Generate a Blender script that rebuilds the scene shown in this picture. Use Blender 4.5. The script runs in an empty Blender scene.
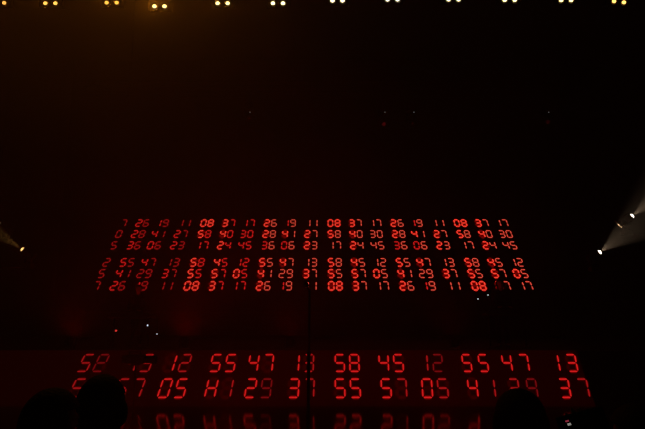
import bpy, bmesh, math, random
from mathutils import Vector, Matrix, Quaternion

random.seed(7)
C = bpy.context.scene.collection
SC = bpy.context.scene
PI = math.pi

# ------------------------------------------------------------------ camera, world, exposure
FPX = 560.0
CAM_Z = 2.05
PITCH = math.radians(10.0)
cd = bpy.data.cameras.new('camera')
cd.sensor_width = 36.0
cd.lens = 36.0 * FPX / 645.0
cd.clip_start = 0.05
cam = bpy.data.objects.new('camera', cd)
C.objects.link(cam)
cam.location = (0, 0, CAM_Z)
cam.rotation_euler = (PI / 2 + PITCH, 0, 0)
SC.camera = cam

w = bpy.data.worlds.new('world')
SC.world = w
w.use_nodes = True
w.node_tree.nodes['Background'].inputs[0].default_value = (0, 0, 0, 1)
w.node_tree.nodes['Background'].inputs[1].default_value = 0.0

SC.view_settings.view_transform = 'Standard'
SC.view_settings.look = 'None'
SC.view_settings.exposure = 0.0
SC.view_settings.gamma = 1.0
SC.view_settings.use_curve_mapping = False
SC.cycles.filter_width = 1.25


def at(px, py, Y):
    """point of the hall at depth Y seen at a pixel of the photograph"""
    dx = (px - 322.5) / FPX
    dy = (214.5 - py) / FPX
    d = Vector((dx, math.cos(PITCH) - dy * math.sin(PITCH), math.sin(PITCH) + dy * math.cos(PITCH)))
    return Vector((0, 0, CAM_Z)) + d * (Y / d.y)


# ------------------------------------------------------------------ materials
def mat(name, col, rough=0.6, metal=0.0, spec=0.5, bump=0.0, bscale=30.0, vary=0.0):
    m = bpy.data.materials.new(name)
    m.use_nodes = True
    nt = m.node_tree
    b = nt.nodes['Principled BSDF']
    b.inputs['Base Color'].default_value = (*col, 1)
    b.inputs['Roughness'].default_value = rough
    b.inputs['Metallic'].default_value = metal
    b.inputs['Specular IOR Level'].default_value = spec
    if bump or vary:
        tc = nt.nodes.new('ShaderNodeTexCoord')
        n = nt.nodes.new('ShaderNodeTexNoise')
        n.inputs['Scale'].default_value = bscale
        n.inputs['Detail'].default_value = 4
        nt.links.new(tc.outputs['Object'], n.inputs['Vector'])
        if bump:
            bp = nt.nodes.new('ShaderNodeBump')
            bp.inputs['Strength'].default_value = bump
            bp.inputs['Distance'].default_value = 0.01
            nt.links.new(n.outputs['Fac'], bp.inputs['Height'])
            nt.links.new(bp.outputs['Normal'], b.inputs['Normal'])
        if vary:
            r = nt.nodes.new('ShaderNodeValToRGB')
            r.color_ramp.elements[0].position = 0.3
            r.color_ramp.elements[1].position = 0.7
            r.color_ramp.elements[0].color = (*[c * (1 - vary) for c in col], 1)
            r.color_ramp.elements[1].color = (*[min(1, c * (1 + vary)) for c in col], 1)
            nt.links.new(n.outputs['Fac'], r.inputs['Fac'])
            nt.links.new(r.outputs['Color'], b.inputs['Base Color'])
    return m


def emit(name, col, s):
    m = bpy.data.materials.new(name)
    m.use_nodes = True
    b = m.node_tree.nodes['Principled BSDF']
    b.inputs['Base Color'].default_value = (0.01, 0.004, 0.004, 1)
    b.inputs['Roughness'].default_value = 0.5
    b.inputs['Emission Color'].default_value = (*col, 1)
    b.inputs['Emission Strength'].default_value = s
    return m


M_floor = mat('polished_black_floor', (0.008, 0.007, 0.007), 0.12, spec=0.04, bump=0.02, bscale=3.0)
M_wall = mat('black_painted_wall', (0.012, 0.011, 0.011), 0.9, bump=0.3, vary=0.3, spec=0.2)
M_stage = mat('black_stage_deck', (0.008, 0.007, 0.007), 0.85, bump=0.2, vary=0.3, spec=0.2)
M_metal = mat('black_coated_metal', (0.012, 0.012, 0.013), 0.5, metal=0.3, bump=0.1)
M_alu = mat('bare_aluminium', (0.30, 0.27, 0.20), 0.4, metal=0.6)
M_plastic = mat('black_plastic', (0.012, 0.012, 0.012), 0.65, spec=0.2, bump=0.05)
M_rubber = mat('black_rubber', (0.01, 0.01, 0.01), 0.8)
M_foam = mat('black_foam', (0.008, 0.008, 0.008), 0.95, bump=0.6, bscale=120)
M_glass = mat('dark_lens_glass', (0.01, 0.01, 0.012), 0.05, spec=0.9)
M_panel = mat('black_led_panel', (0.006, 0.005, 0.005), 0.75, bump=0.1, bscale=60, spec=0.2)
M_strip = mat('black_led_strip', (0.005, 0.004, 0.004), 0.7, bump=0.1, bscale=90, spec=0.2)
M_cloth = [mat('dark_cloth_%s' % n, c, 0.95, bump=0.4, bscale=160, vary=0.2, spec=0.1) for n, c in
           (('black', (0.010, 0.010, 0.011)), ('navy', (0.010, 0.011, 0.018)), ('grey', (0.016, 0.015, 0.015)))]
M_denim = mat('dark_denim', (0.010, 0.012, 0.020), 0.95, bump=0.4, bscale=200, vary=0.3, spec=0.1)
M_hair = [mat('hair_%s' % n, c, 0.7, bump=0.8, bscale=90, vary=0.4, spec=0.2) for n, c in
          (('black', (0.008, 0.007, 0.006)), ('brown', (0.014, 0.009, 0.006)))]
M_skin = mat('skin', (0.30, 0.17, 0.12), 0.6, bump=0.1, bscale=80, vary=0.08)
M_shoe = mat('shoe_leather', (0.01, 0.01, 0.01), 0.4)
M_eye = mat('eye_white', (0.5, 0.5, 0.48), 0.2)

# red seven-segment glow, brightest to dimmest: (lit core, wider dim stroke painting its halo)
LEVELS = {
    'hot':   (emit('segment_red_hot', (1.0, 0.062, 0.034), 1.08), emit('painted_halo_hot', (1.0, 0.002, 0.001), 0.36)),
    'clear': (emit('segment_red_clear', (1.0, 0.108, 0.062), 0.80), emit('painted_halo_clear', (1.0, 0.008, 0.005), 0.12)),
    'mid':   (emit('segment_red_mid', (1.0, 0.018, 0.018), 0.70), emit('painted_halo_mid', (1.0, 0.002, 0.002), 0.13)),
    'soft':  (emit('segment_red_soft', (1.0, 0.018, 0.022), 0.36), emit('painted_halo_soft', (1.0, 0.002, 0.002), 0.06)),
    'dim':   (emit('segment_red_dim', (1.0, 0.02, 0.03), 0.17), emit('painted_halo_dim', (1.0, 0.002, 0.004), 0.035)),
}
M_glow_fill = emit('painted_glow_fill', (1.0, 0.002, 0.002), 0.16)  # dim extra segments paint the red glow inside hot digits
M_ghost_low = emit('segment_red_faint', (1.0, 0.002, 0.002), 0.026)


# ------------------------------------------------------------------ mesh builder
class MB:
    def __init__(self):
        self.bm = bmesh.new()

    def box(self, c, s, rot=None, bevel=0.0):
        r = bmesh.ops.create_cube(self.bm, size=1.0)
        vs = r['verts']
        bmesh.ops.scale(self.bm, vec=Vector(s), verts=vs)
        if bevel:
            es = list({e for v in vs for e in v.link_edges})
            rb = bmesh.ops.bevel(self.bm, geom=es, offset=bevel, segments=2, affect='EDGES', profile=0.5)
            vs = list({v for f in rb['faces'] for v in f.verts} | {v for v in vs if v.is_valid})
        if rot is not None:
            bmesh.ops.rotate(self.bm, cent=(0, 0, 0), matrix=rot, verts=vs)
        bmesh.ops.translate(self.bm, vec=Vector(c), verts=vs)
        return self

    def tube(self, a, b, r0, r1=None, seg=12):
        a, b = Vector(a), Vector(b)
        r1 = r0 if r1 is None else r1
        d = b - a
        q = d.to_track_quat('Z', 'Y').to_matrix().to_4x4()
        bmesh.ops.create_cone(self.bm, cap_ends=True, segments=seg, radius1=r0, radius2=r1, depth=d.length,
                              matrix=Matrix.Translation((a + b) / 2) @ q)
        return self

    def lathe(self, prof, o=(0, 0, 0), axis=(0, 0, 1), seg=24):
        """prof: list of (radius, height) along axis"""
        q = Vector(axis).to_track_quat('Z', 'Y')
        rings = []
        for r, h in prof:
            rings.append([self.bm.verts.new(Vector(o) + q @ Vector((r * math.cos(2 * PI * k / seg), r * math.sin(2 * PI * k / seg), h)))
                          for k in range(seg)])
        for A, B in zip(rings, rings[1:]):
            for k in range(seg):
                self.bm.faces.new((A[k], A[(k + 1) % seg], B[(k + 1) % seg], B[k]))
        self.bm.faces.new(rings[0][::-1])
        self.bm.faces.new(rings[-1])
        return self

    def sphere(self, c, r, seg=16, scale=(1, 1, 1)):
        bmesh.ops.create_uvsphere(self.bm, u_segments=seg, v_segments=max(8, seg // 2), radius=1.0,
                                  matrix=Matrix.Translation(Vector(c)) @ Matrix.Diagonal((r * scale[0], r * scale[1], r * scale[2], 1)))
        return self

    def build(self, name, mats, parent=None, smooth=False, loc=None):
        me = bpy.data.meshes.new(name)
        bmesh.ops.recalc_face_normals(self.bm, faces=self.bm.faces[:])
        self.bm.to_mesh(me)
        self.bm.free()
        for m in (mats if isinstance(mats, (list, tuple)) else [mats]):
            me.materials.append(m)
        if smooth:
            for p in me.polygons:
                p.use_smooth = True
        o = bpy.data.objects.new(name, me)
        C.objects.link(o)
        if parent is not None:
            o.parent = parent
        if loc is not None:
            o.location = loc
        return o


def thing(name, label, cat, loc=(0, 0, 0), rotz=0.0, group=None):
    o = bpy.data.objects.new(name, None)
    C.objects.link(o)
    o.location = loc
    o.rotation_euler = (0, 0, rotz)
    o['label'] = label
    o['category'] = cat
    if group:
        o['group'] = group
    return o


def structure(o, label=None, cat=None):
    o['kind'] = 'structure'
    if label:
        o['label'] = label
        o['category'] = cat
    return o


def spot_light(name, loc, direction, energy, col, angle, blend, parent=None, radius=0.05):
    l = bpy.data.lights.new(name, 'SPOT')
    l.energy = energy
    l.color = col
    l.spot_size = math.radians(angle)
    l.spot_blend = blend
    l.shadow_soft_size = radius
    o = bpy.data.objects.new(name, l)
    C.objects.link(o)
    o.location = loc
    o.rotation_euler = Vector(direction).to_track_quat('-Z', 'Y').to_euler()
    if parent is not None:
        o.parent = parent
    return o


# ------------------------------------------------------------------ the hall
Y_WALL, Y_FRONT = 19.0, 13.06
STAGE_TOP = 1.20
HX, YB, YR, HZ = 13.0, 22.0, -6.0, 12.0
structure(MB().box((0, (YB + YR) / 2, -0.1), (2 * HX + 0.4, YB - YR + 0.4, 0.2)).build('floor', M_floor),
          'polished black hall floor mirroring the lower red digits', 'floor')
structure(MB().box((0, (YB + YR) / 2, HZ + 0.1), (2 * HX + 0.4, YB - YR + 0.4, 0.2)).build('ceiling', M_wall),
          'black ceiling of the dark concert hall', 'ceiling')
structure(MB().box((-HX - 0.1, (YB + YR) / 2, HZ / 2), (0.2, YB - YR, HZ)).build('wall_left', M_wall), 'black left side wall of the hall', 'wall')
structure(MB().box((HX + 0.1, (YB + YR) / 2, HZ / 2), (0.2, YB - YR, HZ)).build('wall_right', M_wall), 'black right side wall of the hall', 'wall')
structure(MB().box((0, YB + 0.1, HZ / 2), (2 * HX, 0.2, HZ)).build('wall_back', M_wall), 'black wall behind the stage', 'wall')
structure(MB().box((0, YR - 0.1, HZ / 2), (2 * HX, 0.2, HZ)).build('wall_rear', M_wall), 'black wall behind the audience', 'wall')
structure(MB().box((0, (Y_FRONT + 0.12 + YB) / 2, STAGE_TOP / 2), (22.0, YB - Y_FRONT - 0.12, STAGE_TOP)).build('stage_floor', M_stage),
          'raised black stage deck between the two red screens', 'stage')

# haze hanging in the hall, thicker on the left of the stage
hz = MB().box((0, (YB + YR) / 2, HZ / 2), (2 * HX - 0.02, YB - YR - 0.02, HZ - 0.02)).build('stage_haze', [])
hm = bpy.data.materials.new('stage_haze')
hm.use_nodes = True
nt = hm.node_tree
nt.nodes.clear()
out = nt.nodes.new('ShaderNodeOutputMaterial')
vs = nt.nodes.new('ShaderNodeVolumeScatter')
vs.inputs['Color'].default_value = (1, 1, 1, 1)
vs.inputs['Anisotropy'].default_value = 0.35
tc = nt.nodes.new('ShaderNodeTexCoord')
sx = nt.nodes.new('ShaderNodeSeparateXYZ')
mr = nt.nodes.new('ShaderNodeMapRange')
mr.interpolation_type = 'SMOOTHSTEP'
mr.inputs['From Min'].default_value = -2.5
mr.inputs['From Max'].default_value = 4.0
mr.inputs['To Min'].default_value = 0.022
mr.inputs['To Max'].default_value = 0.006
ns = nt.nodes.new('ShaderNodeTexNoise')
ns.inputs['Scale'].default_value = 0.45
ns.inputs['Detail'].default_value = 2.0
nr = nt.nodes.new('ShaderNodeMapRange')
nr.inputs['From Min'].default_value = 0.3
nr.inputs['From Max'].default_value = 0.7
nr.inputs['To Min'].default_value = 0.45
nr.inputs['To Max'].default_value = 1.55
mm = nt.nodes.new('ShaderNodeMath')
mm.operation = 'MULTIPLY'
nt.links.new(tc.outputs['Object'], sx.inputs[0])
nt.links.new(sx.outputs['X'], mr.inputs['Value'])
nt.links.new(tc.outputs['Object'], ns.inputs['Vector'])
nt.links.new(ns.outputs['Fac'], nr.inputs['Value'])
nt.links.new(mr.outputs[0], mm.inputs[0])
nt.links.new(nr.outputs[0], mm.inputs[1])
nt.links.new(mm.outputs[0], vs.inputs['Density'])
nt.links.new(vs.outputs[0], out.inputs['Volume'])
hz.data.materials.append(hm)
hz['kind'] = 'stuff'
hz['label'] = 'thin stage haze catching the red and amber light'
hz['category'] = 'haze'

# ------------------------------------------------------------------ number displays
SEG = {'0': 'abcdef', '1': 'bc', '2': 'abged', '3': 'abgcd', '4': 'fgbc', '5': 'afgcd',
       '6': 'afgedc', '7': 'abc', '8': 'abcdefg', '9': 'abcdfg', 'H': 'efbcg', 'P': 'abged'}
SEG['P'] = 'abfged'
ENDS = {'a': ((0, 1), (1, 1)), 'b': ((1, 1), (1, .5)), 'c': ((1, .5), (1, 0)), 'd': ((0, 0), (1, 0)),
        'e': ((0, .5), (0, 0)), 'f': ((0, 1), (0, .5)), 'g': ((0, .5), (1, .5))}
ASPECT = 0.60


def seg_poly(s, th):
    """six-cornered bar of one segment in a digit cell of height 1, width ASPECT"""
    (x0, y0), (x1, y1) = ENDS[s]
    a = Vector((x0 * ASPECT, y0))
    b = Vector((x1 * ASPECT, y1))
    d = (b - a).normalized()
    n = Vector((-d.y, d.x))
    gap = 0.035
    a, b = a + d * gap, b - d * gap
    h = th / 2
    k = min(h, (b - a).length * 0.3)
    return [a, a + d * k + n * h, b - d * k + n * h, b, b - d * k - n * h, a + d * k - n * h]


def add_poly(bm, pts, depth, mi):
    """a bar standing out of the screen face by depth"""
    f = [bm.verts.new(p + Vector((0, -depth, 0))) for p in pts]
    k = [bm.verts.new(p) for p in pts]
    fs = [bm.faces.new(f)]
    n = len(pts)
    for i in range(n):
        fs.append(bm.faces.new((f[i], f[(i + 1) % n], k[(i + 1) % n], k[i])))
    for q in fs:
        q.material_index = mi


def number(parent, digits, place, core_w, halo_w, ghost_mat, name='number'):
    """digits: list of (glyph, level, ghost glyph or '') for tens and ones; place(cell, gx, gy) -> point on the screen"""
    bm = bmesh.new()
    mats = []

    def mi(m):
        if m not in mats:
            mats.append(m)
        return mats.index(m)
    for cell, (ch, lv, gh) in enumerate(digits):
        if not ch:
            continue
        core, halo = LEVELS[lv]
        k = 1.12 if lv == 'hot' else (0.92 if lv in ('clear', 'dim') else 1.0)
        for s in SEG[ch]:
            add_poly(bm, [place(cell, p.x, p.y) for p in seg_poly(s, halo_w * k)], 0.006, mi(halo))
            add_poly(bm, [place(cell, p.x, p.y) for p in seg_poly(s, core_w * k)], 0.010, mi(core))
        for s in (gh or ''):
            if s not in SEG[ch]:
                add_poly(bm, [place(cell, p.x, p.y) for p in seg_poly(s, halo_w)], 0.005, mi(ghost_mat))
    me = bpy.data.meshes.new(name)
    bmesh.ops.recalc_face_normals(bm, faces=bm.faces[:])
    bm.to_mesh(me)
    bm.free()
    for m in mats:
        me.materials.append(m)
    o = bpy.data.objects.new(name, me)
    C.objects.link(o)
    o.parent = parent
    return o


COLS = [0.0, 0.176, 0.331, 0.505, 0.655, 0.827]      # spacing of the six numbers of a block
ROWS = {
    'A': ['08', '37', '17', '26', '19', '11'],
    'B': ['58', '40', '30', '28', '41', '27'],
    'C': ['17', '24', '45', '36', '06', '23'],
    'D': ['58', '45', '12', '55', '47', '13'],
    'E': ['55', '57', '05', '41', '29', '37'],
}
# how strongly tens and ones glow on the upper wall: h hot, c clear, m mid
GLOW = {
    'A': ['hh', 'hc', 'cc', 'hc', 'mc', 'cc'],
    'B': ['hc', 'hc', 'cc', 'hc', 'hc', 'hc'],
    'C': ['cc', 'hc', 'cc', 'mc', 'mc', 'hc'],
    'D': ['hc', 'hc', 'cc', 'hc', 'hc', 'cc'],
    'E': ['hc', 'hc', 'hc', 'hc', 'cc', 'hc'],
}
LV = {'h': 'hot', 'c': 'clear', 'm': 'mid', 's': 'soft', 'd': 'dim'}

# upper screen: a black wall of LED strips, the numbers drawn in perspective on it
led = thing('led_wall', 'wide upper LED wall of six rows of small red numbers behind the stage', 'screen', (0, Y_WALL, 0))
p0, p1 = at(20, 150, Y_WALL), at(620, 299, Y_WALL)
zc0, zc1 = STAGE_TOP + 0.9, at(322, 60, Y_WALL).z
b = MB()
nx, nz = 12, 6
x_a, x_b = -9.0, 9.0
for i in range(nx):
    for j in range(nz):
        wx, wz = (x_b - x_a) / nx, (zc1 - zc0) / nz
        b.box((x_a + (i + .5) * wx, 0.13, zc0 + (j + .5) * wz), (wx - 0.006, 0.2, wz - 0.006))
b.build('led_panels', M_panel, led)
b = MB()
for x in (-8.2, -4.1, 0, 4.1, 8.2):
    b.box((x, 0.33, (STAGE_TOP + zc1) / 2), (0.08, 0.12, zc1 - STAGE_TOP))
    b.box((x, 0.6, STAGE_TOP + 0.03), (0.5, 0.9, 0.06))
b.box((0, 0.33, zc0 - 0.1), (17.6, 0.1, 0.12))
b.build('support_frame', M_metal, led)

VA, SLOPE = 247.0, 0.269


def upper_xy(d, u):
    y = 1.0 / d - VA
    W = SLOPE * (y + VA)
    x = W * (u + 0.03)
    if x < 0:
        x += 2.5e-7 * x ** 3
    return 323.6 + x, y


DROW = [2.1275e-3, 2.0790e-3, 2.0312e-3, 1.9633e-3, 1.9210e-3, 1.8768e-3]
HD = 2.9e-5
for ri, key in enumerate(['A', 'B', 'C', 'D', 'E', 'A']):
    d0 = DROW[ri]
    xl, yt = upper_xy(d0 + HD / 2 * 1.35, -1.70)
    xr, _ = upper_xy(d0 + HD / 2 * 1.35, 1.49)
    xl2, yb = upper_xy(d0 - HD / 2 * 1.35, -1.70)
    xr2, _ = upper_xy(d0 - HD / 2 * 1.35, 1.49)
    bm = bmesh.new()
    add_poly(bm, [at(x, y, Y_WALL) - Vector((0, Y_WALL - 0.03, 0)) for x, y in ((xl - 8, yt), (xr + 8, yt), (xr2 + 8, yb), (xl2 - 8, yb))], 0.02, 0)
    b = MB()
    b.bm.free()
    b.bm = bm
    strip = b.build('display_strip', M_strip, led)
    for c in range(-10, 9):
        i = c % 6
        u0 = (c // 6) + COLS[i] - (0.007 if i else 0.0)
        txt = ROWS[key][i]
        gl = [LV[q] for q in GLOW[key][i]]
        if c < -6:
            gl = ['soft' if g == 'clear' else 'mid' for g in gl]
        elif c < -3:
            gl = ['mid' if g in ('clear', 'mid') else g for g in gl]
        rr = random.Random(ri * 50 + c)
        dig = []
        for k in range(2):
            g = 'abcdefg' if (gl[k] == 'hot' and rr.random() < 0.75) else ''
            dig.append((txt[k], gl[k], g))
        if c == -10:
            dig[0] = ('', 'soft', '')

        def place(cell, gx, gy, u0=u0, d0=d0):
            u = u0 + 0.006 + cell * 0.0560 + gx * 0.0600
            x, y = upper_xy(d0 - (gy - .5) * HD * -1, u)
            p = at(x, y, Y_WALL)
            return Vector((p.x, 0.009, p.z))
        number(strip, dig, place, 0.125, 0.33, M_glow_fill)

# lower screen on the stage front
low = thing('stage_front_screen', 'lower screen on the stage front with two rows of large red numbers', 'screen', (0, Y_FRONT, 0))


def lower_xy(d, u):
    y = 1.0 / d - 150.0
    W = 249.0 * (y + 150.0) / 512.8
    x = W * u
    x += (7.0e-7 if x > 0 else 3.2e-7) * x ** 3
    return 334.5 + x, y


bm = bmesh.new()
f0 = [at(x, y, Y_FRONT) for x, y in ((-45, 350), (576, 350), (596, 406), (-70, 406))]
zt = STAGE_TOP + 0.02
pts = [Vector((p.x, 0.0, z)) for p, z in zip(f0, (zt, zt, 0.0, 0.0))]
add_poly(bm, [p + Vector((0, 0.1, 0)) for p in pts], 0.1, 0)
bm.faces.ensure_lookup_table()
b = MB()
b.bm.free()
b.bm = bm
M_low = mat('stage_front_panel', (0.02, 0.012, 0.012), 0.7, bump=0.1, bscale=60)
_pb = M_low.node_tree.nodes['Principled BSDF']
_pb.inputs['Emission Color'].default_value = (1.0, 0.0, 0.0, 1)
_pb.inputs['Emission Strength'].default_value = 0.0060  # deep red screen ground, also standing in for the red haze before it
b.build('led_panels', M_low, low)
LDROW = [1.950e-3, 1.8587e-3]
LHD = 6.3e-5
LGLOW = {   # per number: tens, ones
    0: ['sd', 'ss', 'ms', 'mm', 'mm', 'ms', 'mm', 'mm', 'sd', 'mm', 'mm', 'mm'],
    1: ['ss', 'ss', 'mm', 'ms', 'md', 'ms', 'mm', 'ms', 'ms', 'ms', 'sd', 'ms'],
}
LOFF = [{-4: -1.5, -1: -2.3, 4: 1.0, 5: 2.2}, {-6: 4.0, -4: 1.8, -3: 1.6, -2: 1.2, -1: -0.9, 3: -0.7, 4: -0.5, 5: 1.2}]
for ri, key in enumerate(['D', 'E']):
    d0 = LDROW[ri]
    bm = bmesh.new()
    q = []
    for dd, u in ((LHD * .57, -1.3), (LHD * .57, 0.9), (-LHD * .57, 0.9), (-LHD * .57, -1.3)):
        x, y = lower_xy(d0 + dd, u)
        p = at(x, y, Y_FRONT)
        q.append(Vector((p.x, -0.001, p.z)))
    add_poly(bm, q, 0.012, 0)
    b = MB()
    b.bm.free()
    b.bm = bm
    strip = b.build('display_strip', M_low, low)
    for c in range(-6, 6):
        i = c % 6
        u0 = (c // 6) + COLS[i]
        txt = ROWS[key][i]
        gl = [LV[g] for g in LGLOW[ri][c + 6]]
        rr = random.Random(900 + ri * 50 + c)
        dig = []
        for k in range(2):
            dig.append([txt[k], gl[k], 'abcdefg' if rr.random() < 0.35 else ''])
        if ri == 1 and c == -3:
            dig[0][0] = 'H'
        if ri == 0 and c == -6:
            dig[1][0] = 'P'

        def place(cell, gx, gy, u0=u0, d0=d0, off=LOFF[ri].get(c, 0.0), c=c):
            u = u0 + 0.003 + cell * (0.0585 if c < 3 else 0.0635) + gx * (0.0600 if c < 3 else 0.054)
            x, y = lower_xy(d0 + (gy - .5) * LHD, u)
            if c > 0:
                xm, _ = lower_xy(d0, u)
                x = xm + (x - xm) * 0.42
            x += off
            p = at(x, y, Y_FRONT)
            return Vector((p.x, -0.0131, p.z))
        for k in range(2):
            number(strip, [dig[k]], lambda cell, gx, gy, k=k: place(k, gx, gy), 0.085, 0.22, M_ghost_low, 'digit')

# ------------------------------------------------------------------ overhead truss with pairs of lamps
Y_TR = 11.6


def box_truss(parent, L, size, z, horizontal=True, lac=0.5, name='chord'):
    h = size / 2
    for sx_, sz_ in ((-1, -1), (1, -1), (1, 1), (-1, 1)):
        if horizontal:
            MB().tube((-L / 2, sx_ * h, z + sz_ * h), (L / 2, sx_ * h, z + sz_ * h), 0.025).build('chord', M_metal, parent, True)
        else:
            MB().tube((sx_ * h, sz_ * h, 0), (sx_ * h, sz_ * h, L), 0.022).build('chord', M_metal, parent, True)
    b = MB()
    n = int(L / lac)
    for k in range(n):
        t0, t1 = k * L / n, (k + 1) * L / n
        if k % 2:
            t0, t1 = t1, t0
        for s in (-1, 1):
            if horizontal:
                b.tube((-L / 2 + t0, s * h, z - h), (-L / 2 + t1, s * h, z + h), 0.011, seg=6)
                b.tube((-L / 2 + t0, -h, z + s * h), (-L / 2 + t1, h, z + s * h), 0.011, seg=6)
            else:
                b.tube((s * h, -h, t0), (s * h, h, t1), 0.011, seg=6)
                b.tube((-h, s * h, t0), (h, s * h, t1), 0.011, seg=6)
    b.build('lacing', M_metal, parent, True)


z_lamp = at(322, 2, Y_TR).z
tr = thing('lighting_truss', 'black overhead truss carrying the row of paired amber lamps', 'truss', (0, Y_TR, z_lamp))
box_truss(tr, 17.0, 0.4, 0.75)
for x in (-6.5, 0, 6.5):
    MB().tube((x, 0, 0.95), (x, 0, HZ - z_lamp), 0.012).build('hanging_cable', M_metal, tr)

PAIRS = [(-0.5, 3.5), (50.5, 3.2), (111.8, 2.6), (159.6, 6.3), (222.7, 3.2), (278.0, 3.2),
         (337.5, 0.6), (392.5, -0.4), (453.5, -0.4), (509.6, 0.0), (566.0, 0.2), (618.8, 1.8)]
#         colour of lamp, lamp strength, spot energy
AMBER = [((1.0, .42, .07), 1.9, 6), ((1.0, .48, .08), 2.2, 10), ((1.0, .46, .06), 2.1, 24), ((1.0, .60, .15), 5.0, 105),
         ((1.0, .66, .20), 4.5, 22), ((1.0, .72, .27), 5.0, 3), ((1.0, .80, .40), 4.0, 1), ((1.0, .85, .52), 3.0, .6),
         ((1.0, .78, .36), 3.0, .6), ((1.0, .74, .28), 4.0, .8), ((1.0, .70, .22), 4.0, .8), ((1.0, .50, .10), 3.0, 1)]
ORD = ['first', 'second', 'third', 'fourth', 'fifth', 'sixth', 'seventh', 'eighth', 'ninth', 'tenth', 'eleventh', 'twelfth']
LOOK = ['dim amber', 'golden amber', 'dull gold', 'brightest, lowest hanging gold', 'bright gold', 'pale gold', 'warm white',
        'white', 'pale yellow', 'yellow-white', 'small yellow', 'tilted amber']
lamp_mats = [emit('lamp_glow', c, s) for c, s, e in AMBER]
for k, ((px, py), (col, s, e)) in enumerate(zip(PAIRS, AMBER)):
    p = at(px, py, Y_TR)
    lab = '%s pair of round lamps, %s from the left along the top truss' % (LOOK[k], ORD[k])
    t = thing('blinder_light', lab, 'stage light', p, 0, 'paired lamps on the top truss')
    dirv = Vector((0, -0.97, -0.16)).normalized()
    tilt = Matrix.Rotation(math.radians(30), 3, 'X')
    roll = -0.12 if k == 0 else (0.10 if k == 11 else 0.0)
    R = tilt @ Matrix.Rotation(roll, 3, 'Y')
    back = R @ Vector((0, 0.09, 0))
    MB().box(back, (0.52, 0.14, 0.25), R, 0.015).build('housing', M_metal, t)
    y_ = MB()
    top = 0.525 + (z_lamp - p.z)
    for sxx in (-1, 1):
        y_.box((sxx * 0.275, 0.06, 0.13), (0.012, 0.04, 0.36))
    y_.box((0, 0.06, 0.31), (0.56, 0.04, 0.012))
    y_.tube((0, 0.06, 0.31), (0, 0.06, top), 0.018)
    y_.build('yoke', M_metal, t)
    MB().lathe([(0.03, 0), (0.045, 0.02), (0.045, 0.07), (0.03, 0.09)], (0, 0.06, top - 0.09)).build('clamp', M_metal, t)
    for sxx in (-1, 1):
        o = R @ Vector((sxx * 0.113, 0.015, 0))
        MB().lathe([(0.085, 0.0), (0.085, 0.05), (0.078, 0.05), (0.05, 0.012)], o, R @ Vector((0, -1, 0))).build('reflector', M_metal, t, True)
        MB().sphere(o + R @ Vector((0, -0.025, 0)), 0.045, 16, (1, 0.6, 0.88)).build('bulb', lamp_mats[k], t, True)
    spot_light('blinder_beam', R @ Vector((0, -0.09, 0)), dirv, e, (1.0, .28, .015), 112, 1.0, t, 0.12)

# ------------------------------------------------------------------ side towers with moving heads


def moving_head(label, pos, direction, lens_mat, beam=None, group=None, hang=False, arm=None):
    """pos = centre of the front lens"""
    d = Vector(direction).normalized()
    t = thing('moving_head_light', label, 'stage light', pos, 0, group)
    MB().lathe([(0.07, -0.40), (0.115, -0.37), (0.125, -0.22), (0.105, -0.12), (0.115, -0.02), (0.112, 0.006), (0.075, 0.010), (0.058, -0.004)],
               (0, 0, 0), d).build('head', M_plastic, t, True)
    MB().lathe([(0.058, -0.006), (0.058, 0.002), (0.04, 0.018), (0.01, 0.024)], (0, 0, 0), d).build('lens', lens_mat, t, True)
    piv = d * -0.22
    side = d.cross(Vector((0, 0, 1))).normalized()
    sgn = 1 if hang else -1
    y_ = MB()
    for s in (-1, 1):
        a = piv + side * s * 0.155
        y_.tube(piv + side * s * 0.12, a, 0.03)
        y_.tube(a, a + Vector((0, 0, sgn * 0.24)), 0.026, 0.032)
    y_.tube(piv + side * 0.17 + Vector((0, 0, sgn * 0.25)), piv - side * 0.17 + Vector((0, 0, sgn * 0.25)), 0.032)
    y_.build('yoke', M_plastic, t, True)
    MB().box(piv + Vector((0, 0, sgn * 0.34)), (0.26, 0.22, 0.13), None, 0.02).build('base', M_plastic, t)
    if arm is not None:
        MB().tube(piv + Vector((0, 0, sgn * 0.36)), Vector(arm) - Vector(pos), 0.024).build('clamp_arm', M_metal, t, True)
    if beam:
        e, col, ang = beam
        spot_light('beam', d * 0.03, d, e, col, ang, 0.6, t, 0.02)
    return t


Y_TW = 15.0
M_lens_amber = emit('lens_amber', (1.0, 0.55, 0.16), 2.2)
M_lens_glint = emit('lens_painted_glint', (1.0, 0.8, 0.5), 0.10)  # weak emission paints a glint on an unlit lens
M_lens_white = emit('lens_warm_white', (1.0, 0.86, 0.66), 7.0)
towers = []
for px, nm in ((12, 'left'), (652, 'right')):
    x = at(px, 250, Y_TW).x + (-1.15 if nm == 'left' else 1.0)
    t = thing('truss_tower', 'black upright truss tower at the %s edge of the stage' % nm, 'truss', (x, Y_TW, STAGE_TOP))
    box_truss(t, 4.2, 0.3, 0, False)
    MB().box((0, 0, 0.01), (0.7, 0.7, 0.02)).build('base_plate', M_metal, t)
    towers.append(x)
p = at(22.3, 249.3, Y_TW)
moving_head('amber moving light at the left edge with beam rising to the left', p, (-0.60, -0.80, 0.55), M_lens_amber, (170, (1.0, .46, .10), 32),
            arm=(towers[0] + 0.2, Y_TW - 0.15, p.z - 0.5))
p = at(-0.5, 224, Y_TW)
moving_head('unlit moving light with a painted lens glint half outside the left edge above the amber one', p, (-0.60, -0.8, 0.5), M_lens_glint, None,
            arm=(towers[0] + 0.2, Y_TW - 0.15, p.z - 0.5))
p = at(599.8, 252.0, Y_TW)
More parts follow.
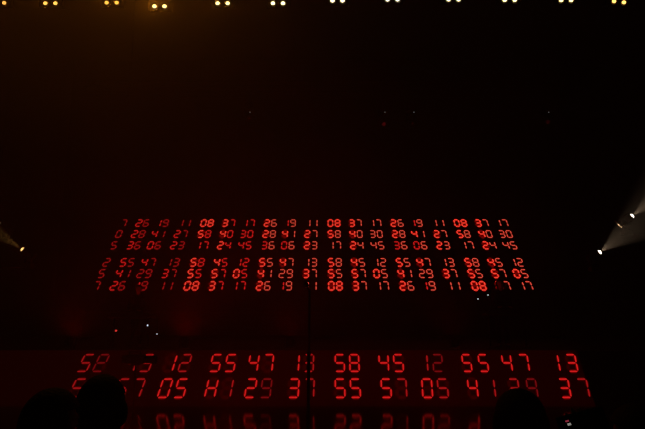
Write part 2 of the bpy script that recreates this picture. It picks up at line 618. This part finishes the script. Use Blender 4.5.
moving_head('lower white moving light on the right with beam fanning up right', p, (0.55, -0.85, 0.58), M_lens_white, (520, (1.0, .68, .42), 50),
            arm=(towers[1] - 0.2, Y_TW - 0.15, p.z - 0.5))
p = at(632.2, 215.8, Y_TW)
moving_head('upper white moving light by the right edge of the picture', p, (0.55, -0.85, 0.60), M_lens_white, (520, (1.0, .68, .42), 50),
            arm=(towers[1] - 0.2, Y_TW - 0.15, p.z - 0.55))
# the pale bracket between the two right-hand lights
a0, a1, a2 = at(615.0, 220.5, Y_TW - 0.8), at(621.0, 226.6, Y_TW - 0.8), at(627.0, 222.2, Y_TW - 0.8)
br = thing('bracket', 'small pale metal V bracket between the two white lights on the right', 'bracket', a1)
MB().tube(a0 - a1, (0, 0, 0), 0.016).build('arm', M_alu, br, True)
MB().tube((0, 0, 0), a2 - a1, 0.020).build('arm', M_alu, br, True)
MB().tube((0, 0, 0), at(634, 224, Y_TW - 0.02) - a1, 0.012).build('stem', M_metal, br, True)

# lights hanging unlit from a rear truss
Y_RT = 16.5
tr2 = thing('lighting_truss', 'dark rear truss high over the stage holding four unlit lights', 'truss', (0, Y_RT, at(322, 112, Y_RT).z))
box_truss(tr2, 15.0, 0.35, 0.75)
for x in (-6, 6):
    MB().tube((x, 0, 0.9), (x, 0, HZ - at(322, 112, Y_RT).z), 0.012).build('hanging_cable', M_metal, tr2)
M_led_grey = emit('led_grey', (0.8, 0.85, 0.8), 0.10)
M_led_dimwhite = emit('led_white', (0.9, 0.88, 0.85), 0.42)
M_led_bright = emit('led_bright', (0.9, 0.92, 1.0), 1.2)
M_led_red = emit('led_red', (1.0, 0.05, 0.04), 0.8)
M_lens_red_refl = emit('lens_painted_reflection', (1.0, 0.03, 0.05), 0.035)  # number wall's red reflection painted into the lens as weak emission
M_lens_faint_refl = emit('lens_painted_reflection_faint', (1.0, 0.03, 0.08), 0.010)  # same painted reflection, fainter
for px, py, lm, lab in ((249, 118, M_glass, 'unlit hanging light above the left half of the number wall'),
                        (384, 124, M_lens_red_refl, 'unlit hanging light with a painted red reflection in its lens near the middle'),
                        (413, 123, M_glass, 'unlit hanging light just right of the painted red reflection'),
                        (548, 122, M_lens_faint_refl, 'unlit hanging light with a faint painted red reflection over the right end')):
    p = at(px, py, Y_RT)
    t = moving_head(lab, p, (0.12, -0.75, -0.62), lm, None, 'unlit lights on the rear truss', hang=True,
                    arm=(p.x, Y_RT - 0.175, tr2.location.z + 0.546))
    MB().sphere(at(px + 1, 112, Y_RT - 0.1) - p + Vector((0, 0.02, 0)), 0.018, 8).build('indicator', M_led_grey, t)

# ------------------------------------------------------------------ people


def capsule(b, p, q, r0, r1):
    p, q = Vector(p), Vector(q)
    b.tube(p, q, r0, r1, 12)
    b.sphere(p, r0, 12)
    b.sphere(q, r1, 12)


def person(label, loc, rotz=0.0, scale=1.0, arms=None, head_tilt=(0, 0), cloth=0, hair=0, long_hair=False, jacket='jacket',
           head_w=1.0, lean=0.0, voxel=0.011):
    """standing person facing local +Y; arms: {side: (elbow, wrist, finger direction)}"""
    t = thing('person', label, 'person', loc, rotz)
    bones = []
    L = math.sin(lean)
    hip_z = 0.93

    def J(x, y, z):
        if z > hip_z:
            y += (z - hip_z) * L
            z = hip_z + (z - hip_z) * math.cos(lean)
        return Vector((x, y, z)) * scale

    def bone(tag_, a, c, r0, r1):
        bones.append((tag_, Vector(a), Vector(c), r0 * scale, r1 * scale))
    bone('torso', J(0, 0, .96), J(0, -.01, 1.12), .115, .112)
    bone('torso', J(-.05, 0, .95), J(.05, 0, .95), .115, .115)
    bone('torso', J(-.04, -.01, 1.12), J(-.07, 0, 1.30), .105, .11)
    bone('torso', J(.04, -.01, 1.12), J(.07, 0, 1.30), .105, .11)
    bone('torso', J(-.08, 0, 1.32), J(.08, 0, 1.32), .11, .11)
    bone('torso', J(-.155, -.01, 1.415), J(0, -.02, 1.44), .065, .075)
    bone('torso', J(.155, -.01, 1.415), J(0, -.02, 1.44), .065, .075)
    bone('neck', J(0, -.015, 1.44), J(0, .01, 1.57), .062, .055)
    hc = J(0.0 + head_tilt[0], .03 + head_tilt[1], 1.645)
    for s, sd in ((-1, 'l'), (1, 'r')):
        sh = J(s * .175, -.01, 1.41)
        if arms and sd in arms:
            el, wr, fd = arms[sd]
            el, wr, fd = J(*el), J(*wr), Vector(fd).normalized()
        else:
            el, wr, fd = J(s * .23, -.03, 1.13), J(s * .24, .06, .89), Vector((0, .15, -1)).normalized()
        bone('arm', sh, el, .056, .042)
        bone('arm', el, wr, .042, .029)
        # hand: palm, four fingers of unequal length, thumb off the side
        side = fd.cross(Vector((0, 1, 0.3)))
        side = side.normalized() * -s
        curl = fd.cross(side).normalized() * s
        pal = wr + fd * .05 * scale
        for off in (-.022, 0.0, .022):
            bone('hand', wr + side * off * .6 * scale, wr + fd * .085 * scale + side * off * scale, .016, .0125)
        for j, (off, ln) in enumerate(((.031, .070), (.011, .080), (-.010, .074), (-.030, .056))):
            a = wr + (fd * .085 + side * off) * scale
            m_ = a + (fd * ln * .55 + side * off * .15 + curl * .006) * scale
            e_ = m_ + (fd * ln * .45 + curl * .026) * scale
            bone('hand', a, m_, .0088, .0082)
            bone('hand', m_, e_, .0082, .0070)
        th0 = wr + (fd * .025 + side * .026) * scale
        th1 = th0 + (fd * .035 + side * .030 + curl * .01) * scale
        bone('hand', th0, th1, .0125, .0105)
        bone('hand', th1, th1 + (fd * .030 + side * .008 + curl * .014) * scale, .010, .008)
        bone('leg', J(s * .085, 0, .90), J(s * .095, .01, .50), .084, .056)
        bone('leg', J(s * .095, .01, .50), J(s * .10, -.02, .10), .056, .038)
        bone('foot', J(s * .10, -.045, .048), J(s * .115, .15, .034), .046, .032)
    b = MB()
    for tg, a, c, r0, r1 in bones:
        capsule(b, a, c, r0, r1)
    S = scale
    # head: skull, jaw, nose, ears, brow, lips
    hw = head_w
    b.sphere(hc + Vector((0, -.008, .018)) * S, 1.0, 24, (.079 * hw * S, .098 * S, .096 * S))
    b.sphere(hc + Vector((0, .028, -.040)) * S, 1.0, 20, (.058 * hw * S, .064 * S, .074 * S))
    b.sphere(hc + Vector((0, .088, -.090)) * S, .019 * S, 10)
    capsule(b, hc + Vector((0, .088, .012)) * S, hc + Vector((0, .108, -.030)) * S, .009 * S, .013 * S)
    for s in (-1, 1):
        b.sphere(hc + Vector((s * .079 * hw, -.012, -.008)) * S, 1.0, 12, (.012 * S, .019 * S, .032 * S))
        capsule(b, hc + Vector((s * .012, .085, .027)) * S, hc + Vector((s * .048, .070, .026)) * S, .010 * S, .008 * S)
    b.sphere(hc + Vector((0, .088, -.056)) * S, 1.0, 10, (.024 * S, .010 * S, .010 * S))
    raw = b.build('person_raw', M_skin)
    md = raw.modifiers.new('r', 'REMESH')
    md.mode = 'VOXEL'
    md.voxel_size = voxel * 0.75
    ms = raw.modifiers.new('s', 'SMOOTH')
    ms.factor = 0.5
    ms.iterations = 3
    dg = bpy.context.evaluated_depsgraph_get()
    me = bpy.data.meshes.new_from_object(raw.evaluated_get(dg))
    old = raw.data
    bpy.data.objects.remove(raw)
    bpy.data.meshes.remove(old)
    me.name = 'body'
    for p_ in me.polygons:
        p_.use_smooth = True
    body = bpy.data.objects.new('body', me)
    C.objects.link(body)
    body.parent = t

    # which bone each vertex belongs to
    def nearest(v):
        best, lab_ = 1e9, ''
        dh = (v - hc)
        if dh.length < .14 * S and v.z > hc.z - .11 * S:
            return 'head'
        for tg, a, c, r0, r1 in bones:
            ab = c - a
            k = max(0, min(1, (v - a).dot(ab) / ab.length_squared)) if ab.length_squared else 0
            dd = (v - (a + ab * k)).length - (r0 + (r1 - r0) * k)
            if dd < best:
                best, lab_ = dd, tg
        return lab_
    tags = [nearest(v.co) for v in me.vertices]
    nrm = [v.normal.copy() for v in me.vertices]

    def shell(name, test, off, m):
        keep = [test(i) for i in range(len(tags))]
        bm_ = bmesh.new()
        mp = {}
        for pl in me.polygons:
            if all(keep[i] for i in pl.vertices):
                vs_ = []
                for i in pl.vertices:
                    if i not in mp:
                        mp[i] = bm_.verts.new(me.vertices[i].co + nrm[i] * off)
                    vs_.append(mp[i])
                bm_.faces.new(vs_)
        r = bmesh.ops.extrude_face_region(bm_, geom=[e for e in bm_.edges if e.is_boundary])
        nv = [g for g in r['geom'] if isinstance(g, bmesh.types.BMVert)]
        inv = {}
        for i, v in mp.items():
            inv[v.co.to_tuple(5)] = i
        for v in nv:
            i = inv.get(v.co.to_tuple(5))
            if i is not None:
                v.co -= nrm[i] * (off * 0.95)
        bb = MB()
        bb.bm.free()
        bb.bm = bm_
        return bb.build(name, m, t, True)
    co = [v.co for v in me.vertices]
    shell(jacket, lambda i: tags[i] in ('torso', 'arm') and co[i].z > .93 * S, .010 * S, M_cloth[cloth])
    shell('trousers', lambda i: tags[i] in ('leg', 'torso') and co[i].z < .99 * S, .007 * S, M_denim)
    shell('shoes', lambda i: (tags[i] == 'foot' or co[i].z < .09 * S), .006 * S, M_shoe)

    def is_hair(i):
        if tags[i] not in ('head', 'neck') or (tags[i] == 'neck' and not long_hair):
            return False
        d_ = (co[i] - hc) / S
        if d_.z > .055:
            return d_.y < .075
        if long_hair:
            return d_.y < 0.0
        return d_.y < -.028 and d_.z > -.065
    shell('hair', is_hair, (.030 if long_hair else .016) * S, M_hair[hair])
    e_ = MB()
    for s in (-1, 1):
        e_.sphere(hc + Vector((s * .031, .079, .003)) * S, .0115 * S, 10)
    e_.build('eyes', M_eye, t, True)
    return t


def head_pos(px, py_top, Y, scale):
    """floor spot for a person whose hair top shows at a pixel row"""
    p = at(px, py_top, Y)
    return Vector((p.x, Y - 0.03, 0)), p.z


def stand(label, px, py_top, Y, **kw):
    p = at(px, py_top, Y)
    fz = kw.pop('floor', 0.0)
    sc = (p.z - fz) / 1.775
    return person(label, (p.x, Y, fz), scale=sc, **kw)


stand('person with bushy hair in silhouette at the lower left, nearest the first red column', 101, 378, 2.35, head_w=0.84, cloth=0, hair=0, long_hair=True, rotz=0.05)
stand('person in silhouette at the far lower left, lower than the bushy head', 49, 388, 1.9, head_w=0.88, cloth=1, hair=1, rotz=-0.15)
stand('person in silhouette at the lower right under the numbers 41 and 29', 520, 392, 2.45, cloth=2, hair=0, long_hair=True, rotz=-0.08)
phone_c = at(583, 424, 1.85)
RP = at(640, 404, 2.0)
RS = RP.z / 1.775
hand_target = (phone_c + Vector((0.03, 0.0, -0.115)) - Vector((RP.x, 2.0, 0))) / RS
person('person at the lower right corner holding up a dark phone', (RP.x, 2.0, 0), scale=RS, cloth=0, hair=1, voxel=0.008,
       arms={'l': ((-.27, -.10, 1.20), tuple(hand_target), (-.25, 0.0, 1.0))})

# performers on the stage, heads just crossing the bottom row of numbers
karm = {'l': ((-.25, .02, 1.14), (-.15, .27, 1.03), (0.1, 1, -.15)), 'r': ((.25, .02, 1.14), (.15, .27, 1.03), (-0.1, 1, -.15))}
performers = []
for px, py, lab, cl in ((139, 284.5, 'dark-clad performer on stage behind the left keyboard console', 0),
                        (499.5, 279.0, 'dark-clad performer on stage behind the right keyboard console', 0)):
    Yp = 14.8
    p = at(px, py, Yp)
    sc = (p.z - STAGE_TOP) / 1.775
    person(lab, (p.x, Yp, STAGE_TOP), rotz=PI, scale=sc, arms=karm, cloth=cl, hair=0, voxel=0.012, jacket='suit', long_hair=px > 400)
    performers.append((p.x, Yp, sc))

# ------------------------------------------------------------------ keyboard consoles
for (x, Yp, sc), lab, leds in ((performers[0], 'slim dark keyboard console on the left with three tiny lamps', ((116, 330.7, 'r'), (148, 325.3, 'b'), (157, 334, 'w'))),
                               (performers[1], 'slim dark keyboard console on the right with two tiny lamps', ((478, 299, 'w'), (488, 295, 'w')))):
    t = thing('keyboard_console', lab, 'keyboard stand', (x, Yp - 0.42, STAGE_TOP))
    rot = Matrix.Rotation(math.radians(-8), 3, 'X')
    MB().box((0, 0, 0.84 * sc), (1.15, 0.34, 0.05), rot, 0.01).build('table_top', M_plastic, t)
    for s in (-1, 1):
        MB().tube((s * 0.45, 0, 0.82 * sc), (s * 0.45, 0, 0.03), 0.025).build('leg', M_metal, t, True)
        MB().box((s * 0.45, 0, 0.015), (0.06, 0.5, 0.03), None, 0.008).build('foot', M_metal, t)
    MB().box((0, -0.02, 0.90 * sc), (0.95, 0.24, 0.06), rot, 0.01).build('keyboard', M_plastic, t)
    k = MB()
    for i in range(35):
        k.box((-0.43 + i * 0.0253, 0.03, 0.938 * sc), (0.022, 0.13, 0.008), rot)
    k.build('keys', M_plastic, t)
    # goose-neck stalks that hold the indicator lamps
    for px, py, kind in leds:
        q = at(px, py, Yp - 0.42) - Vector(t.location)
        st = MB()
        foot_x = max(-0.5, min(0.5, q.x * 0.9))
        st.tube((foot_x, 0.02, 0.86 * sc), (q.x, 0.02, max(q.z - 0.02, 0.8 * sc)), 0.007)
        st.tube((q.x, 0.02, max(q.z - 0.02, 0.8 * sc)), q + Vector((0, 0.015, 0)), 0.007)
        lamp = st.build('lamp_stalk', M_metal, t, True)
        MB().sphere(q, {'r': 0.024, 'b': 0.022, 'w': 0.018}[kind], 10, (1.3, 1, 1)).build(
            'lamp', {'r': M_led_red, 'b': M_led_bright, 'w': M_led_dimwhite}[kind], lamp)

# ------------------------------------------------------------------ red wash lights added on the stage deck to redden the haze
M_added_par = emit('added_par_lens', (1.0, 0.01, 0.01), 0.12)


def added_par(label, px, Y, dirv, e, ang, base=STAGE_TOP):
    p = at(px, 345, Y)
    t = thing('added_wash_light', label, 'stage light', (p.x, Y, base), 0)
    d = Vector(dirv).normalized()
    o = Vector((0, 0, 0.20))
    MB().lathe([(0.05, -0.14), (0.085, -0.11), (0.10, 0.0), (0.10, 0.06), (0.09, 0.06), (0.085, 0.02)], o, d).build('can', M_metal, t, True)
    MB().lathe([(0.083, 0.022), (0.083, 0.026), (0.04, 0.032)], o, d).build('lens', M_added_par, t, True)
    f = MB()
    for s in (-1, 1):
        f.box((s * 0.125, 0, 0.11), (0.01, 0.05, 0.22))
    f.box((0, 0, 0.006), (0.26, 0.3, 0.012))
    f.build('floor_bracket', M_metal, t)
    spot_light('added_red_wash', o + d * 0.08, d, e, (1.0, 0.0, 0.0), ang, 1.0, t, 0.08)


for px, lab, e in ((70, 'added small red wash light low on the deck at the far left of the stage', 50),
                   (185, 'added small red wash light low on the deck between the left console and the microphone stand', 52),
                   (290, 'added small red wash light low on the deck just left of the microphone stand', 26),
                   (455, 'added small red wash light low on the deck left of the right console', 34)):
    added_par(lab, px, 13.75, (0.0, 0.30, 1), e * 0.60, 170)

# added wash lights on the pit floor, below the picture, that redden the haze before the screens
for px, lab, e in ((120, 'added red wash light on the pit floor below the leftmost large numbers', 26),
                   (230, 'added red wash light on the pit floor left of the microphone stand', 26),
                   (450, 'added red wash light on the pit floor right of the microphone stand', 34)):
    added_par(lab, px, 8.6, (0.0, 0.80, 0.55), e * 0.7, 150, 0.0)

# ------------------------------------------------------------------ microphone stand and video camera in the pit
Ym = 9.0
mt, mb_ = at(309.6, 285, Ym), at(307.8, 429, Ym)
ms = thing('microphone_stand', 'tall thin black microphone stand crossing the numbers 13 and 37', 'microphone stand', (mb_.x, Ym, 0))
topv = Vector((mt.x - mb_.x, 0, mt.z))
MB().lathe([(0.16, 0.0), (0.16, 0.015), (0.06, 0.03), (0.03, 0.05)], (0, 0, 0)).build('base', M_metal, ms, True)
MB().tube((0, 0, 0.03), topv * 0.58, 0.026).build('lower_tube', M_metal, ms, True)
MB().tube(topv * 0.57, topv * 0.97, 0.021).build('upper_tube', M_metal, ms, True)
MB().lathe([(0.024, 0), (0.03, 0.015), (0.03, 0.06), (0.024, 0.075)], topv * 0.56).build('clutch', M_metal, ms, True)
mic = MB().tube(topv + Vector((-0.03, 0.10, -0.05)), topv + Vector((-0.045, -0.12, -0.01)), 0.020).build('microphone', M_plastic, ms, True)
MB().tube(topv + Vector((-0.045, -0.12, -0.01)), topv + Vector((-0.05, -0.24, 0.01)), 0.036, 0.03).build('windshield', M_foam, mic, True)
MB().tube(topv * 0.965, topv + Vector((-0.03, 0, -0.045)), 0.014).build('mic_clip', M_plastic, ms, True)

Yc = 10.0
vc = at(136, 359, Yc)
vt = thing('video_camera', 'black video camera on a slim tripod before the lower number 45', 'camera', (vc.x, Yc, 0))
z = vc.z
MB().box((0.0, 0, z), (0.30, 0.15, 0.15), None, 0.015).build('body', M_plastic, vt)
MB().lathe([(0.05, 0), (0.06, 0.03), (0.06, 0.12), (0.07, 0.14), (0.07, 0.2), (0.062, 0.2), (0.058, 0.18)], (0.15, 0, z - 0.01), (1, 0, 0)).build('lens', M_plastic, vt, True)
MB().box((-0.19, 0, z), (0.09, 0.10, 0.12), None, 0.01).build('battery', M_plastic, vt)
MB().box((-0.02, -0.02, z + 0.12), (0.22, 0.025, 0.02), None, 0.006).box((-0.11, -0.02, z + 0.095), (0.02, 0.025, 0.06)).box((0.08, -0.02, z + 0.095), (0.02, 0.025, 0.06)).build('handle', M_plastic, vt)
MB().box((0, 0, z - 0.09), (0.14, 0.10, 0.03), None, 0.006).tube((0, 0, z - 0.08), (0, 0, 0.30), 0.014).build('column', M_metal, vt, True)
for k in range(3):
    a = k * 2 * PI / 3 + 0.5
    MB().tube((0, 0, 0.42), (0.24 * math.cos(a), 0.24 * math.sin(a), 0.01), 0.010).build('tripod_leg', M_metal, vt, True)

# ------------------------------------------------------------------ phone in the raised hand
ph = thing('phone', 'dark phone with a tiny lit icon held up at the lower right', 'phone', phone_c)
pr = Matrix.Rotation(math.radians(-14), 3, 'Y') @ Matrix.Rotation(math.radians(-8), 3, 'X')
MB().box((0, 0, 0), (0.155, 0.009, 0.076), pr, 0.003).build('case', M_plastic, ph)
MB().box(pr @ Vector((0, -0.0048, 0)), (0.148, 0.001, 0.070), pr).build('screen', M_glass, ph)
ic = at(568.8, 424.2, 1.85) - phone_c
ic.y = 0
icl = pr.inverted() @ ic
M_icon_w = emit('icon_white', (0.9, 0.85, 0.75), 0.25)
M_icon_r = emit('icon_red', (1.0, 0.10, 0.18), 0.22)
MB().box(pr @ Vector((icl.x, -0.0056, icl.z)), (0.011, 0.001, 0.007), pr).build('icon', M_icon_w, ph)
MB().box(pr @ Vector((icl.x - 0.003, -0.0056, icl.z + 0.0105)), (0.011, 0.001, 0.005), pr).build('icon', M_icon_r, ph)
